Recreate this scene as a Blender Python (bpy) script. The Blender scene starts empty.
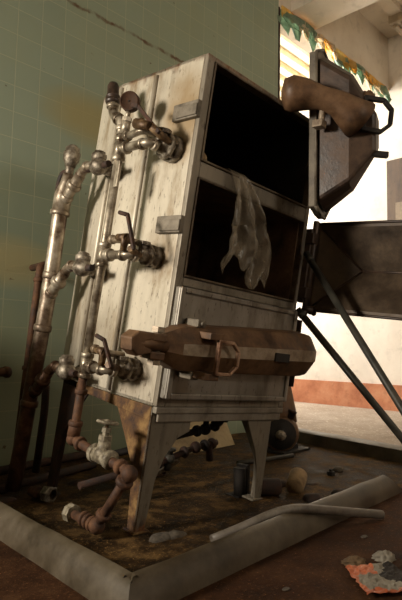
import bpy, bmesh, math, random
from mathutils import Vector, Matrix, noise
C = bpy.context.scene.collection
sc = bpy.context.scene
rnd = random.Random(7)

# ------------------------------------------------------------------ camera
# world axes: X along the tiled wall, Y towards it, Z up, floor at z = 0
MX = Matrix(((0.6976526, 0.07939192, 0.71202372),
             (-0.71615945, 0.04965844, 0.69616785),
             (0.01991212, -0.99560583, 0.09150162)))
cam = bpy.data.objects.new('camera', bpy.data.cameras.new('camera'))
C.objects.link(cam)
cam.data.sensor_fit = 'VERTICAL'; cam.data.sensor_height = 36.0
cam.data.lens = 36.0 * 545 / 600
cam.data.clip_start = 0.02
cx, cy, cz = MX.col[0], -MX.col[1], -MX.col[2]
m4 = Matrix((cx, cy, cz)).transposed().to_4x4()
m4.translation = (0, 0, 0.655)
cam.matrix_world = m4
sc.camera = cam
# ------------------------------------------------------------------ world, daylight, added lamps, exposure
w = bpy.data.worlds.new('world'); sc.world = w; w.use_nodes = True
bg = w.node_tree.nodes['Background']
bg.inputs[0].default_value = (1.0, 0.96, 0.90, 1); bg.inputs[1].default_value = 1.0
def area(name, loc, target, sx, sy, power, col, spread=180):
    l = bpy.data.lights.new(name, 'AREA'); l.shape = 'RECTANGLE'; l.size = sx; l.size_y = sy
    l.energy = power; l.color = col; l.spread = math.radians(spread)
    o = bpy.data.objects.new(name, l); C.objects.link(o); o.location = loc
    o.rotation_euler = (Vector(target) - Vector(loc)).to_track_quat('-Z', 'Y').to_euler()
    return o
area('window_daylight', (-1.62, 2.2, 1.60), (1.3, 1.70, 1.15), 0.5, 0.5, 55, (1.0, 0.90, 0.76), 120)
area('added_front_fill', (2.2, -4.1, 3.0), (3.1, 2.85, 2.5), 1.2, 1.0, 52, (1.0, 0.89, 0.74))  # made-up fill lamp for the machine front and the wall's far end
area('yard_daylight', (4.75, 4.95, 2.45), (6.1, 4.1, 2.1), 1.4, 1.4, 165, (1.0, 0.97, 0.94))
area('flake_backlight', (4.9, 4.7, 3.9), (4.9, 2.9, 3.6), 1.8, 0.3, 70, (1.0, 0.97, 0.92), 75)  # extra lamp added to brighten the hanging paint from behind
sc.view_settings.view_transform = 'Standard'
sc.view_settings.look = 'None'
sc.view_settings.exposure = 0.0
sc.view_settings.gamma = 1.0
sc.view_settings.use_curve_mapping = False

# ------------------------------------------------------------------ materials
class N:
    def __init__(s, name):
        s.m = bpy.data.materials.new(name); s.m.use_nodes = True
        s.t = s.m.node_tree; s.b = s.t.nodes['Principled BSDF']; s.co = s.t.nodes.new('ShaderNodeTexCoord')
    def new(s, typ, **kw):
        n = s.t.nodes.new(typ)
        for k, v in kw.items(): setattr(n, k, v)
        return n
    def link(s, a, b): s.t.links.new(a, b)
    def noise(s, scale, detail=5, rough=0.6, stretch=(1, 1, 1), src=None):
        mp = s.new('ShaderNodeMapping'); mp.inputs['Scale'].default_value = stretch
        s.link(src or s.co.outputs['Object'], mp.inputs['Vector'])
        n = s.new('ShaderNodeTexNoise'); n.inputs['Scale'].default_value = scale
        n.inputs['Detail'].default_value = detail; n.inputs['Roughness'].default_value = rough
        s.link(mp.outputs[0], n.inputs['Vector']); return n.outputs['Fac']
    def ramp(s, fac, stops):
        r = s.new('ShaderNodeValToRGB'); e = r.color_ramp.elements
        while len(e) > 1: e.remove(e[-1])
        for i, (p, c) in enumerate(stops):
            q = e[0] if i == 0 else e.new(p)
            q.position = p; q.color = (c, c, c, 1) if not isinstance(c, tuple) else (*c, 1)
        s.link(fac, r.inputs['Fac']); return r.outputs['Color']
    def mix(s, fac, a, b):
        n = s.new('ShaderNodeMix', data_type='RGBA')
        if isinstance(fac, float): n.inputs[0].default_value = fac
        else: s.link(fac, n.inputs[0])
        for x, i in ((a, 6), (b, 7)):
            if isinstance(x, tuple): n.inputs[i].default_value = (*x, 1)
            else: s.link(x, n.inputs[i])
        return n.outputs[2]
    def math(s, op, a, b=None, clamp=False):
        n = s.new('ShaderNodeMath', operation=op); n.use_clamp = clamp
        for i, x in ((0, a), (1, b)):
            if x is None: continue
            if isinstance(x, (int, float)): n.inputs[i].default_value = x
            else: s.link(x, n.inputs[i])
        return n.outputs[0]
    def xyz(s):
        n = s.new('ShaderNodeSeparateXYZ'); s.link(s.co.outputs['Object'], n.inputs[0]); return n.outputs
    def bump(s, h, strength=0.3, dist=0.004):
        n = s.new('ShaderNodeBump'); n.inputs['Strength'].default_value = strength
        n.inputs['Distance'].default_value = dist
        s.link(h, n.inputs['Height']); s.link(n.outputs[0], s.b.inputs['Normal'])
    def set(s, base=None, rough=None, metal=None, **kw):
        for k, v in (('Base Color', base), ('Roughness', rough), ('Metallic', metal), *kw.items()):
            if v is None: continue
            if isinstance(v, (int, float)): s.b.inputs[k].default_value = v
            elif isinstance(v, tuple): s.b.inputs[k].default_value = (*v, 1)
            else: s.link(v, s.b.inputs[k])
        return s.m

def mottled(name, a, b, c, scale=14, metal=0.0, rough=0.6, stretch=(1, 1, 1), bump=0.25, p=(0.35, 0.5, 0.66)):
    n = N(name)
    f = n.noise(scale, 6, 0.65, stretch); g = n.noise(scale * 4.1, 4, 0.6)
    col = n.ramp(f, [(p[0], a), (p[1], b), (p[2], c)])
    col = n.mix(n.math('MULTIPLY', n.ramp(g, [(0.55, 0.0), (0.75, 1.0)]), 0.35), col, tuple(x * 0.45 for x in a))
    n.bump(g, bump)
    return n.set(col, n.ramp(f, [(0.3, max(0.05, rough - 0.12)), (0.7, min(1, rough + 0.15))]), metal)

RUST = (0.10, 0.036, 0.014); RUSTL = (0.20, 0.080, 0.028); RUSTD = (0.030, 0.013, 0.008)
def sheet_mat(name, base, streak, rust_z, metal=0.25, rough=0.45):
    n = N(name); x = n.xyz()
    st = n.noise(9, 6, 0.65, (1, 1, 0.30)); fine = n.noise(60, 4, 0.7, (1, 1, 0.35)); big = n.noise(3.2, 3, 0.5)
    col = n.ramp(st, [(0.30, streak), (0.47, base), (0.70, tuple(min(1, v * 1.18) for v in base))])
    col = n.mix(n.math('MULTIPLY', n.ramp(big, [(0.5, 0.0), (0.72, 1.0)]), 0.45), col, tuple(v * 0.6 for v in streak))
    col = n.mix(n.math('MULTIPLY', n.ramp(fine, [(0.58, 0.0), (0.68, 1.0)]), 0.8), col, (0.06, 0.035, 0.018))
    def spot(yy, zz, ry, rz, amt, c_):
        dy = n.math('DIVIDE', n.math('SUBTRACT', x['Y'], yy), ry); dz = n.math('DIVIDE', n.math('SUBTRACT', x['Z'], zz), rz)
        d = n.math('ADD', n.math('ADD', n.math('MULTIPLY', dy, dy), n.math('MULTIPLY', dz, dz)), n.math('MULTIPLY', n.math('SUBTRACT', n.noise(11, 4), 0.5), 1.2))
        return n.mix(n.math('MULTIPLY', n.ramp(d, [(0.1, 1.0), (1.2, 0.0)]), amt), col, c_)
    if rust_z > -0.1:
        col = spot(0.07, 1.08, 0.14, 0.22, 0.75, (0.31, 0.20, 0.085))  # round the gauge: stain and shadow, both put into the colour
        col = spot(0.10, 0.55, 0.11, 0.13, 0.45, (0.22, 0.15, 0.08))  # dark halos at the lower valves: stain with shadow painted in
        col = spot(0.13, 0.10, 0.11, 0.11, 0.55, (0.17, 0.11, 0.06))
    # rust climbing from the lower edge and collecting at the top edge
    run = n.math('MULTIPLY', n.ramp(n.noise(22, 3, 0.5, (1, 1, 0.045)), [(0.56, 0.0), (0.66, 1.0)]), n.ramp(n.noise(2.3, 3), [(0.42, 0.0), (0.64, 0.55)]))
    col = n.mix(run, col, tuple(v * 0.75 for v in streak))
    h = n.math('ADD', x['Z'], n.math('MULTIPLY', n.math('SUBTRACT', n.noise(16, 5, 0.7, (1, 1, 0.5)), 0.5), 0.16))
    rm = n.ramp(n.math('DIVIDE', n.math('SUBTRACT', rust_z, h), 0.05, ), [(0.0, 0.0), (1.0, 1.0)])
    rcol = n.ramp(n.noise(25, 5), [(0.35, RUSTD), (0.5, RUSTL), (0.68, (0.26, 0.15, 0.06))])
    col = n.mix(rm, col, rcol)
    tm = n.ramp(n.math('DIVIDE', n.math('SUBTRACT', h, 1.275), 0.04), [(0.0, 0.0), (1.0, 0.85)])
    col = n.mix(tm, col, rcol)
    n.bump(n.noise(30, 4, 0.6, (1, 1, 0.4)), 0.12, 0.003)
    return n.set(col, rough, metal)

M = {}
M['panel'] = sheet_mat('weathered_light_sheet', (0.54, 0.485, 0.385), (0.25, 0.175, 0.095), 0.004)
M['frame'] = sheet_mat('dull_frame_steel', (0.25, 0.215, 0.165), (0.11, 0.085, 0.055), -1.0, 0.35, 0.5)
M['lip'] = mottled('rust_edged_lip', (0.05, 0.03, 0.017), (0.13, 0.095, 0.06), (0.21, 0.17, 0.115), 9, 0.3, 0.5)
M['lug'] = mottled('grey_lug_steel', (0.085, 0.068, 0.048), (0.17, 0.142, 0.104), (0.25, 0.215, 0.165), 12, 0.2, 0.6)
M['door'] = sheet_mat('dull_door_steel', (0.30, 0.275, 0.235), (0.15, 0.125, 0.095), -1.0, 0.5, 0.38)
M['leg'] = sheet_mat('rusted_leg_steel', (0.19, 0.163, 0.122), (0.08, 0.058, 0.036), -0.40, 0.2, 0.6)
M['legrust'] = mottled('rust_on_leg', RUSTD, (0.115, 0.055, 0.018), (0.27, 0.16, 0.06), 16, 0, 0.8)
M['apron'] = mottled('grey_apron_sheet', (0.12, 0.10, 0.075), (0.22, 0.19, 0.15), (0.29, 0.26, 0.21), 9, 0.3, 0.5, (1, 1, 0.3))
M['liner'] = mottled('black_liner', (0.006, 0.004, 0.003), (0.014, 0.010, 0.007), (0.03, 0.02, 0.013), 8, 0.0, 0.85)  # near-black colour for the top compartment's walls
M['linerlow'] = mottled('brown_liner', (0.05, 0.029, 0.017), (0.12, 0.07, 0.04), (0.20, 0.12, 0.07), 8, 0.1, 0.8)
M['cast'] = mottled('brown_cast_iron', (0.050, 0.025, 0.012), (0.125, 0.064, 0.029), (0.20, 0.112, 0.055), 10, 0.15, 0.55)
M['castdark'] = mottled('dark_cast_iron', (0.020, 0.013, 0.010), (0.050, 0.030, 0.020), (0.085, 0.050, 0.030), 10, 0.2, 0.45)
M['copper'] = mottled('coppery_worn_iron', (0.16, 0.08, 0.045), (0.33, 0.19, 0.115), (0.46, 0.30, 0.20), 18, 0.4, 0.45)
M['worn_sheen'] = mottled('worn_iron_and_sheen', (0.17, 0.12, 0.08), (0.30, 0.235, 0.165), (0.40, 0.33, 0.25), 14, 0.4, 0.45)
M['pipe'] = mottled('grey_painted_pipe', (0.085, 0.055, 0.032), (0.27, 0.225, 0.165), (0.46, 0.40, 0.31), 16, 0.55, 0.36)
M['pipemix'] = mottled('grey_pipe_turning_rusty', (0.075, 0.035, 0.016), (0.20, 0.145, 0.09), (0.38, 0.32, 0.235), 14, 0.45, 0.42)
M['rust'] = mottled('red_brown_rust', (0.032, 0.013, 0.006), (0.085, 0.036, 0.015), (0.155, 0.072, 0.032), 18, 0.05, 0.75)
M['rustdark'] = mottled('dark_rust', (0.014, 0.008, 0.006), (0.038, 0.018, 0.011), (0.075, 0.032, 0.018), 18, 0.05, 0.8)
M['brass'] = mottled('dirty_brass', (0.035, 0.017, 0.008), (0.085, 0.046, 0.020), (0.23, 0.145, 0.07), 26, 0.4, 0.5)
M['valve'] = mottled('scaled_valve_metal', (0.040, 0.026, 0.016), (0.16, 0.13, 0.095), (0.42, 0.37, 0.29), 26, 0.45, 0.45)
M['valvepale'] = mottled('pale_crusted_valve', (0.085, 0.066, 0.042), (0.22, 0.185, 0.125), (0.40, 0.355, 0.265), 40, 0.15, 0.6)
M['black'] = mottled('black_iron', (0.007, 0.005, 0.004), (0.015, 0.011, 0.008), (0.028, 0.021, 0.016), 20, 0.1, 0.75)
M['pole'] = mottled('dark_painted_pole', (0.022, 0.020, 0.015), (0.040, 0.037, 0.028), (0.065, 0.055, 0.04), 12, 0.2, 0.5)
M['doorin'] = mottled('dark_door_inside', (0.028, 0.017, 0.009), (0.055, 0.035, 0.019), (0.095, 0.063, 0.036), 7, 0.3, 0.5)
M['gauge'] = mottled('rusted_gauge', (0.020, 0.008, 0.003), (0.046, 0.018, 0.006), (0.075, 0.030, 0.011), 25, 0.0, 0.85)
M['curb'] = mottled('smooth_cement_curb', (0.030, 0.021, 0.011), (0.075, 0.057, 0.035), (0.125, 0.100, 0.067), 4, 0, 0.42, bump=0.15)
M['beige'] = mottled('beige_plaster', (0.63, 0.545, 0.43), (0.70, 0.615, 0.495), (0.75, 0.67, 0.55), 2.0, 0, 0.85, bump=0.08)
M['redpaint'] = mottled('red_base_paint', (0.33, 0.11, 0.045), (0.45, 0.17, 0.075), (0.52, 0.24, 0.12), 4, 0, 0.7)
M['doorwood'] = mottled('dark_door_wood', (0.05, 0.03, 0.015), (0.085, 0.05, 0.025), (0.12, 0.08, 0.045), 5, 0, 0.6, (1, 1, 0.2))
M['doorpanel'] = mottled('tan_door_panel', (0.17, 0.12, 0.07), (0.22, 0.16, 0.095), (0.27, 0.20, 0.12), 5, 0, 0.6)
M['yellow'] = mottled('yellow_undercoat', (0.60, 0.33, 0.06), (0.80, 0.52, 0.14), (0.86, 0.66, 0.28), 9, 0, 0.8)
M['greenflake'] = mottled('green_paint_flake', (0.17, 0.25, 0.17), (0.27, 0.36, 0.26), (0.36, 0.44, 0.32), 10, 0, 0.7)
M['cream'] = mottled('cream_flake', (0.6, 0.5, 0.33), (0.72, 0.62, 0.45), (0.8, 0.72, 0.55), 10, 0, 0.8)
M['slat'] = mottled('white_canopy_board', (0.66, 0.54, 0.36), (0.76, 0.66, 0.48), (0.82, 0.74, 0.58), 4, 0, 0.7)
M['lamp'] = mottled('off_white_fixture', (0.42, 0.35, 0.26), (0.52, 0.45, 0.34), (0.6, 0.52, 0.41), 8, 0, 0.6)
M['hose'] = mottled('grey_hose', (0.06, 0.046, 0.034), (0.12, 0.10, 0.078), (0.17, 0.145, 0.12), 14, 0, 0.5)
M['orange'] = mottled('orange_wrapper', (0.26, 0.06, 0.022), (0.42, 0.11, 0.045), (0.52, 0.19, 0.09), 10, 0, 0.45)
M['greypaper'] = mottled('grey_paper', (0.13, 0.11, 0.08), (0.22, 0.195, 0.15), (0.28, 0.255, 0.20), 9, 0, 0.7)
M['ragbrown'] = mottled('brown_rag', (0.06, 0.035, 0.017), (0.12, 0.075, 0.035), (0.18, 0.11, 0.055), 20, 0, 0.9)
M['plywood'] = mottled('yellowed_board', (0.16, 0.11, 0.05), (0.30, 0.22, 0.11), (0.40, 0.31, 0.17), 5, 0, 0.7)
M['cork'] = mottled('tan_pipe_offcut', (0.16, 0.10, 0.05), (0.30, 0.20, 0.10), (0.38, 0.27, 0.15), 20, 0, 0.8)
M['concrete'] = mottled('crumbled_concrete', (0.035, 0.026, 0.018), (0.08, 0.065, 0.047), (0.15, 0.125, 0.095), 22, 0, 0.9, bump=0.7)

for nm in ('yellow', 'greenflake', 'cream'):
    t_ = M[nm].node_tree; b_ = t_.nodes['Principled BSDF']; tr_ = t_.nodes.new('ShaderNodeBsdfTranslucent'); mx_ = t_.nodes.new('ShaderNodeMixShader')
    mx_.inputs[0].default_value = 0.5
    t_.links.new(b_.inputs['Base Color'].links[0].from_socket, tr_.inputs['Color'])
    t_.links.new(b_.outputs[0], mx_.inputs[1]); t_.links.new(tr_.outputs[0], mx_.inputs[2])
    t_.links.new(mx_.outputs[0], t_.nodes['Material Output'].inputs['Surface'])

def riser_material():
    n = N('grey_riser_rusting_low'); x = n.xyz()
    f = n.noise(14, 6, 0.65); g = n.noise(55, 4)
    grey = n.ramp(f, [(0.36, (0.085, 0.050, 0.028)), (0.48, (0.24, 0.19, 0.135)), (0.66, (0.44, 0.385, 0.30))])
    red = n.ramp(f, [(0.35, (0.028, 0.012, 0.006)), (0.5, (0.075, 0.033, 0.015)), (0.66, (0.15, 0.075, 0.038))])
    h = n.math('ADD', x['Z'], n.math('MULTIPLY', n.math('SUBTRACT', f, 0.5), 0.5))
    col = n.mix(n.ramp(n.math('MULTIPLY', n.math('SUBTRACT', 0.42, h), 2.6), [(0.0, 0.0), (1.0, 1.0)]), grey, red)
    n.bump(g, 0.25)
    return n.set(col, 0.40, 0.45)
M['riser'] = riser_material()

def tile_material():
    n = N('green_glazed_tile'); x = n.xyz()
    cmb = n.new('ShaderNodeCombineXYZ'); n.link(x['X'], cmb.inputs[0]); n.link(x['Z'], cmb.inputs[1])
    br = n.new('ShaderNodeTexBrick', offset=0.0, squash=1.0)
    br.inputs['Color1'].default_value = (0.255, 0.310, 0.225, 1); br.inputs['Color2'].default_value = (0.275, 0.330, 0.240, 1)
    br.inputs['Mortar'].default_value = (0.37, 0.39, 0.27, 1)
    br.inputs['Scale'].default_value = 1.0; br.inputs['Mortar Size'].default_value = 0.0028
    br.inputs['Mortar Smooth'].default_value = 0.4
    br.inputs['Brick Width'].default_value = 0.152; br.inputs['Row Height'].default_value = 0.152
    n.link(cmb.outputs[0], br.inputs['Vector'])
    col = n.mix(n.math('MULTIPLY', n.ramp(n.noise(1.7, 4), [(0.45, 0.0), (0.7, 1.0)]), 0.4), br.outputs['Color'], (0.31, 0.32, 0.18))
    # yellow reflected glow, painted into the tile colour as ochre blotches
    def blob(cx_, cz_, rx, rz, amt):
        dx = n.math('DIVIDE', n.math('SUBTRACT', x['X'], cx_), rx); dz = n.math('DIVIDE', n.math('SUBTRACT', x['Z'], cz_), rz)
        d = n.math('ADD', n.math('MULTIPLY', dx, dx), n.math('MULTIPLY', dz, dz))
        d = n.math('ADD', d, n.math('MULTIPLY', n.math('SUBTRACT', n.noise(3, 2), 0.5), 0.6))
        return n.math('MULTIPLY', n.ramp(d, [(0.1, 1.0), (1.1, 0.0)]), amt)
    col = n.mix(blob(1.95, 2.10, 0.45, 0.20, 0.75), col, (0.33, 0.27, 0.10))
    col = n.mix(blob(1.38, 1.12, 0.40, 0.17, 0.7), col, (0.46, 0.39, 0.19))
    # rusty crack running along one course
    zz = n.math('ADD', x['Z'], n.math('MULTIPLY', n.math('SUBTRACT', n.noise(6, 6, 0.7), 0.5), 0.09))
    dd = n.math('ABSOLUTE', n.math('SUBTRACT', zz, 2.80))
    cr = n.ramp(dd, [(0.006, 1.0), (0.016, 0.0)])
    ex = n.ramp(x['X'], [(0.0, 0.0), (1.0, 1.0)])
    rng = n.math('MULTIPLY', n.math('GREATER_THAN', x['X'], 1.60), n.math('LESS_THAN', x['X'], 2.75))
    cr = n.math('MULTIPLY', n.math('MULTIPLY', cr, rng), n.ramp(n.noise(7, 3), [(0.38, 0.15), (0.55, 1.0)]))
    col = n.mix(cr, col, (0.10, 0.045, 0.015))
    sp = n.ramp(n.noise(22, 2), [(0.74, 0.0), (0.78, 0.8)])
    col = n.mix(sp, col, (0.10, 0.06, 0.03))
    inv = n.math('SUBTRACT', 1.0, br.outputs['Fac'])
    n.bump(inv, 0.25, 0.003)
    return n.set(col, n.ramp(n.noise(5, 3), [(0.3, 0.30), (0.7, 0.48)]), 0.0)
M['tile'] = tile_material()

def floor_material(name, stops, wet, scale=5):
    n = N(name)
    a = n.noise(scale, 8, 0.7); b = n.noise(scale * 9, 5, 0.7); c = n.noise(1.3, 3)
    col = n.ramp(a, stops)
    col = n.mix(n.math('MULTIPLY', n.ramp(b, [(0.56, 0.0), (0.68, 1.0)]), 0.55), col, tuple(v * 1.9 for v in stops[-1][1]))
    col = n.mix(n.math('MULTIPLY', n.ramp(c, [(0.42, 0.0), (0.65, 1.0)]), 0.5), col, stops[0][1])
    col = n.mix(n.ramp(n.noise(scale * 16, 3, 0.6), [(0.64, 0.0), (0.70, 0.7)]), col, tuple(min(1, v * 2.6) for v in stops[-1][1]))
    n.bump(n.math('ADD', a, n.math('MULTIPLY', b, 0.5)), 0.6, 0.012)
    n.b.inputs['Specular IOR Level'].default_value = 0.12
    return n.set(col, n.ramp(a, [(0.35, wet), (0.6, 0.9)]), 0.0)
M['floor'] = floor_material('red_brown_dirty_floor', [(0.3, (0.014, 0.0055, 0.002)), (0.5, (0.045, 0.018, 0.007)), (0.7, (0.085, 0.040, 0.017))], 0.75, 7)
M['tray'] = floor_material('oily_dirt', [(0.36, (0.007, 0.0035, 0.0015)), (0.49, (0.036, 0.019, 0.006)), (0.62, (0.135, 0.078, 0.028))], 0.55, 8)
M['yard'] = floor_material('pale_floor', [(0.3, (0.26, 0.205, 0.15)), (0.5, (0.37, 0.30, 0.23)), (0.7, (0.43, 0.36, 0.285))], 0.8, 3)

def plastic_material():
    n = N('dusty_clear_plastic')
    f = n.noise(14, 4, 0.6, (1, 1, 0.4))
    n.bump(n.noise(30, 5, 0.6, (1, 1, 0.5)), 0.5, 0.01)
    return n.set((0.33, 0.275, 0.20), 0.16, 0.0, Alpha=n.ramp(f, [(0.35, 0.28), (0.65, 0.70)]))
M['plastic'] = plastic_material()

# ------------------------------------------------------------------ mesh builder
class MB:
    def __init__(s): s.v = []; s.f = []; s.mi = []; s.sm = []; s.cur = 0
    def add(s, vs, fs, smooth=False, mi=None):
        o = len(s.v); s.v += [Vector(p) for p in vs]
        for f in fs:
            s.f.append([i + o for i in f]); s.mi.append(s.cur if mi is None else mi); s.sm.append(smooth)
        return s
    def box(s, a, b, rot=None, piv=None, mi=None):
        (x0, y0, z0), (x1, y1, z1) = a, b
        vs = [Vector(p) for p in ((x0,y0,z0),(x1,y0,z0),(x1,y1,z0),(x0,y1,z0),(x0,y0,z1),(x1,y0,z1),(x1,y1,z1),(x0,y1,z1))]
        if rot is not None:
            pv = Vector(piv) if piv is not None else (Vector(a) + Vector(b)) / 2
            vs = [pv + rot @ (p - pv) for p in vs]
        return s.add(vs, [(0,3,2,1),(4,5,6,7),(0,1,5,4),(1,2,6,5),(2,3,7,6),(3,0,4,7)], False, mi)
    def bar(s, p, q, wx, wy, up=(0, 0, 1), mi=None):
        p, q = Vector(p), Vector(q); d = (q - p).normalized(); u = Vector(up)
        a = d.cross(u).normalized() * wx / 2; b = a.cross(d).normalized() * wy / 2
        vs = [p-a-b, p+a-b, p+a+b, p-a+b, q-a-b, q+a-b, q+a+b, q-a+b]
        return s.add(vs, [(0,3,2,1),(4,5,6,7),(0,1,5,4),(1,2,6,5),(2,3,7,6),(3,0,4,7)], False, mi)
    def prism(s, poly, off, mi=None):
        n = len(poly); off = Vector(off); a = [Vector(p) for p in poly]
        vs = a + [p + off for p in a]
        fs = [tuple(range(n))[::-1], tuple(range(n, 2 * n))] + [(i, (i+1) % n, n + (i+1) % n, n + i) for i in range(n)]
        return s.add(vs, fs, False, mi)
    def frames(s, pts):
        pts = [Vector(p) for p in pts]; T = []
        for i in range(len(pts)):
            a = pts[max(0, i-1)]; b = pts[min(len(pts)-1, i+1)]; T.append((b - a).normalized())
        n = T[0].orthogonal().normalized(); out = []
        for i, t in enumerate(T):
            n = (n - t * n.dot(t)).normalized(); out.append((pts[i], n, t.cross(n)))
        return out
    def sweep(s, pts, radii, seg=14, cap=True, sx=1, sy=1, mi=None, smooth=True, open_ends=False):
        fr = s.frames(pts); n = len(fr)
        if isinstance(radii, (int, float)): radii = [radii] * n
        vs = []
        for (p, a, b), r in zip(fr, radii):
            for k in range(seg):
                t = 2 * math.pi * k / seg
                vs.append(p + a * (r * sx * math.cos(t)) + b * (r * sy * math.sin(t)))
        fs = [(i*seg + k, i*seg + (k+1) % seg, (i+1)*seg + (k+1) % seg, (i+1)*seg + k) for i in range(n-1) for k in range(seg)]
        s.add(vs, fs, smooth, mi)
        if cap:
            o = len(s.v) - len(vs)
            for base, rev in ((o, True), (o + (n-1)*seg, False)):
                ids = list(range(base, base + seg)); s.f.append(ids[::-1] if rev else ids)
                s.mi.append(s.cur if mi is None else mi); s.sm.append(False)
        return s
    def tube(s, pts, r, fillet=0.05, seg=14, mi=None, cap=True):
        pts = [Vector(p) for p in pts]; out = [pts[0]]
        for i in range(1, len(pts)-1):
            a, b, c = pts[i-1], pts[i], pts[i+1]
            fl = min(fillet, (a-b).length * .48, (c-b).length * .48)
            p = b + (a-b).normalized() * fl; q = b + (c-b).normalized() * fl
            for k in range(7):
                t = k / 6; out.append(p * (1-t)**2 + b * 2*t*(1-t) + q * t*t)
        out.append(pts[-1])
        return s.sweep(out, r, seg, cap, mi=mi)
    def lathe(s, p, axis, prof, seg=18, mi=None, smooth=True):
        # prof: (distance along the axis, radius); hard steps repeat the ring
        p = Vector(p); ax = Vector(axis).normalized(); a = ax.orthogonal().normalized(); b = ax.cross(a)
        vs = []
        for d, r in prof:
            for k in range(seg):
                t = 2 * math.pi * k / seg; vs.append(p + ax * d + (a * math.cos(t) + b * math.sin(t)) * max(r, 1e-4))
        n = len(prof)
        fs = [(i*seg + k, i*seg + (k+1) % seg, (i+1)*seg + (k+1) % seg, (i+1)*seg + k) for i in range(n-1) for k in range(seg)]
        fs += [tuple(range(seg))[::-1], tuple(range((n-1)*seg, n*seg))]
        return s.add(vs, fs, smooth, mi)
    def ball(s, p, r, mi=None, sc=(1, 1, 1), seg=14):
        pr = []
        o = len(s.v)
        prof = [(-math.cos(math.pi * i / 8) * r, math.sin(math.pi * i / 8) * r) for i in range(9)]
        s.lathe((0, 0, 0), (0, 0, 1), prof, seg, mi)
        for i in range(o, len(s.v)):
            v = s.v[i]; s.v[i] = Vector(p) + Vector((v.x*sc[0], v.y*sc[1], v.z*sc[2]))
        return s
    def ring(s, p, axis, R, r, seg=24, rs=8, mi=None):
        p = Vector(p); ax = Vector(axis).normalized(); a = ax.orthogonal().normalized(); b = ax.cross(a)
        vs = []
        for i in range(seg):
            t = 2*math.pi*i/seg; d = a*math.cos(t) + b*math.sin(t)
            for k in range(rs):
                u = 2*math.pi*k/rs; vs.append(p + d*(R + r*math.cos(u)) + ax*(r*math.sin(u)))
        fs = [(i*rs + k, ((i+1) % seg)*rs + k, ((i+1) % seg)*rs + (k+1) % rs, i*rs + (k+1) % rs) for i in range(seg) for k in range(rs)]
        return s.add(vs, fs, True, mi)
    def build(s, name, mats, parent=None, bevel=0, rough=0, loc=None):
        if not isinstance(mats, (list, tuple)): mats = [mats]
        me = bpy.data.meshes.new(name)
        org = Vector(loc) if loc is not None else Vector((0, 0, 0))
        me.from_pydata([tuple(v - org) for v in s.v], [], s.f)
        for m in mats: me.materials.append(m)
        for p, mi, sm in zip(me.polygons, s.mi, s.sm): p.material_index = mi; p.use_smooth = sm
        bm = bmesh.new(); bm.from_mesh(me); bmesh.ops.recalc_face_normals(bm, faces=bm.faces)
        if rough:
            for v in bm.verts: v.co += noise.noise_vector(v.co * 17) * rough
        bm.to_mesh(me); bm.free(); me.update()
        o = bpy.data.objects.new(name, me); C.objects.link(o); o.location = org
        if parent is not None: o.parent = parent
        if bevel:
            b = o.modifiers.new('bevel', 'BEVEL'); b.width = bevel; b.segments = 2; b.limit_method = 'ANGLE'; b.angle_limit = math.radians(50)
            b.harden_normals = False
        return o

def tag(o, label, cat, group=None):
    o['label'] = label; o['category'] = cat
    if group: o['group'] = group
    return o
def struct(o): o['kind'] = 'structure'; return o
def empty(name, loc, label, cat, group=None):
    o = bpy.data.objects.new(name, None); C.objects.link(o); o.location = loc; o.empty_display_size = 0.1
    return tag(o, label, cat, group)
def bx(name, a, b, mat, **kw): return MB().box(a, b).build(name, mat, **kw)

# ------------------------------------------------------------------ the setting
WY = 2.85; WX = 6.1; CZ = 4.5; LX = -1.75; BY = -4.2
struct(bx('floor', (LX, BY, -0.1), (WX + 0.2, 9.0, 0.0), M['floor']))
struct(MB().box((3.62, -1.5, 0.0), (WX, 9.0, 0.006)).build('floor_pale_side', M['yard']))  # paler floor colour beyond the far curb
# tiled wall with its end at the tall opening
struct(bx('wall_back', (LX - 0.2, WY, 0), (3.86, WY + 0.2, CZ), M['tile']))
struct(bx('trim_1', (3.861, WY - 0.004, 0), (3.885, WY + 0.2, 3.82), M['rustdark']))
struct(bx('wall_lintel', (3.86, WY, 3.83), (WX, WY + 0.25, CZ), M['beige']))
struct(bx('trim_2', (4.05, BY, 3.86), (4.45, WY, CZ), M['beige']))
struct(bx('wall_right', (WX, BY - 0.2, 0), (WX + 0.2, 9.0, CZ), M['beige']))
struct(bx('baseboard_right', (WX - 0.03, BY, 0), (WX, 9.0, 0.30), M['redpaint']))
c = MB().box((LX - 0.2, BY - 0.2, CZ), (WX + 0.2, WY + 0.25, CZ + 0.1))
for i in range(14):
    y = WY - 0.32 - i * 0.42
    c.box((4.45, y - 0.07, CZ - 0.05), (WX, y + 0.07, CZ))
struct(c.build('ceiling', M['beige']))
# left wall with a window, rear wall with made-up opening for fill lamp
wl = MB()
wl.box((LX - 0.2, BY, 0), (LX, 1.75, CZ)); wl.box((LX - 0.2, 2.72, 0), (LX, WY, CZ))
wl.box((LX - 0.2, 1.75, 0), (LX, 2.72, 1.0)); wl.box((LX - 0.2, 1.75, 2.1), (LX, 2.72, CZ))
struct(wl.build('wall_left', M['beige']))
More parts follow.
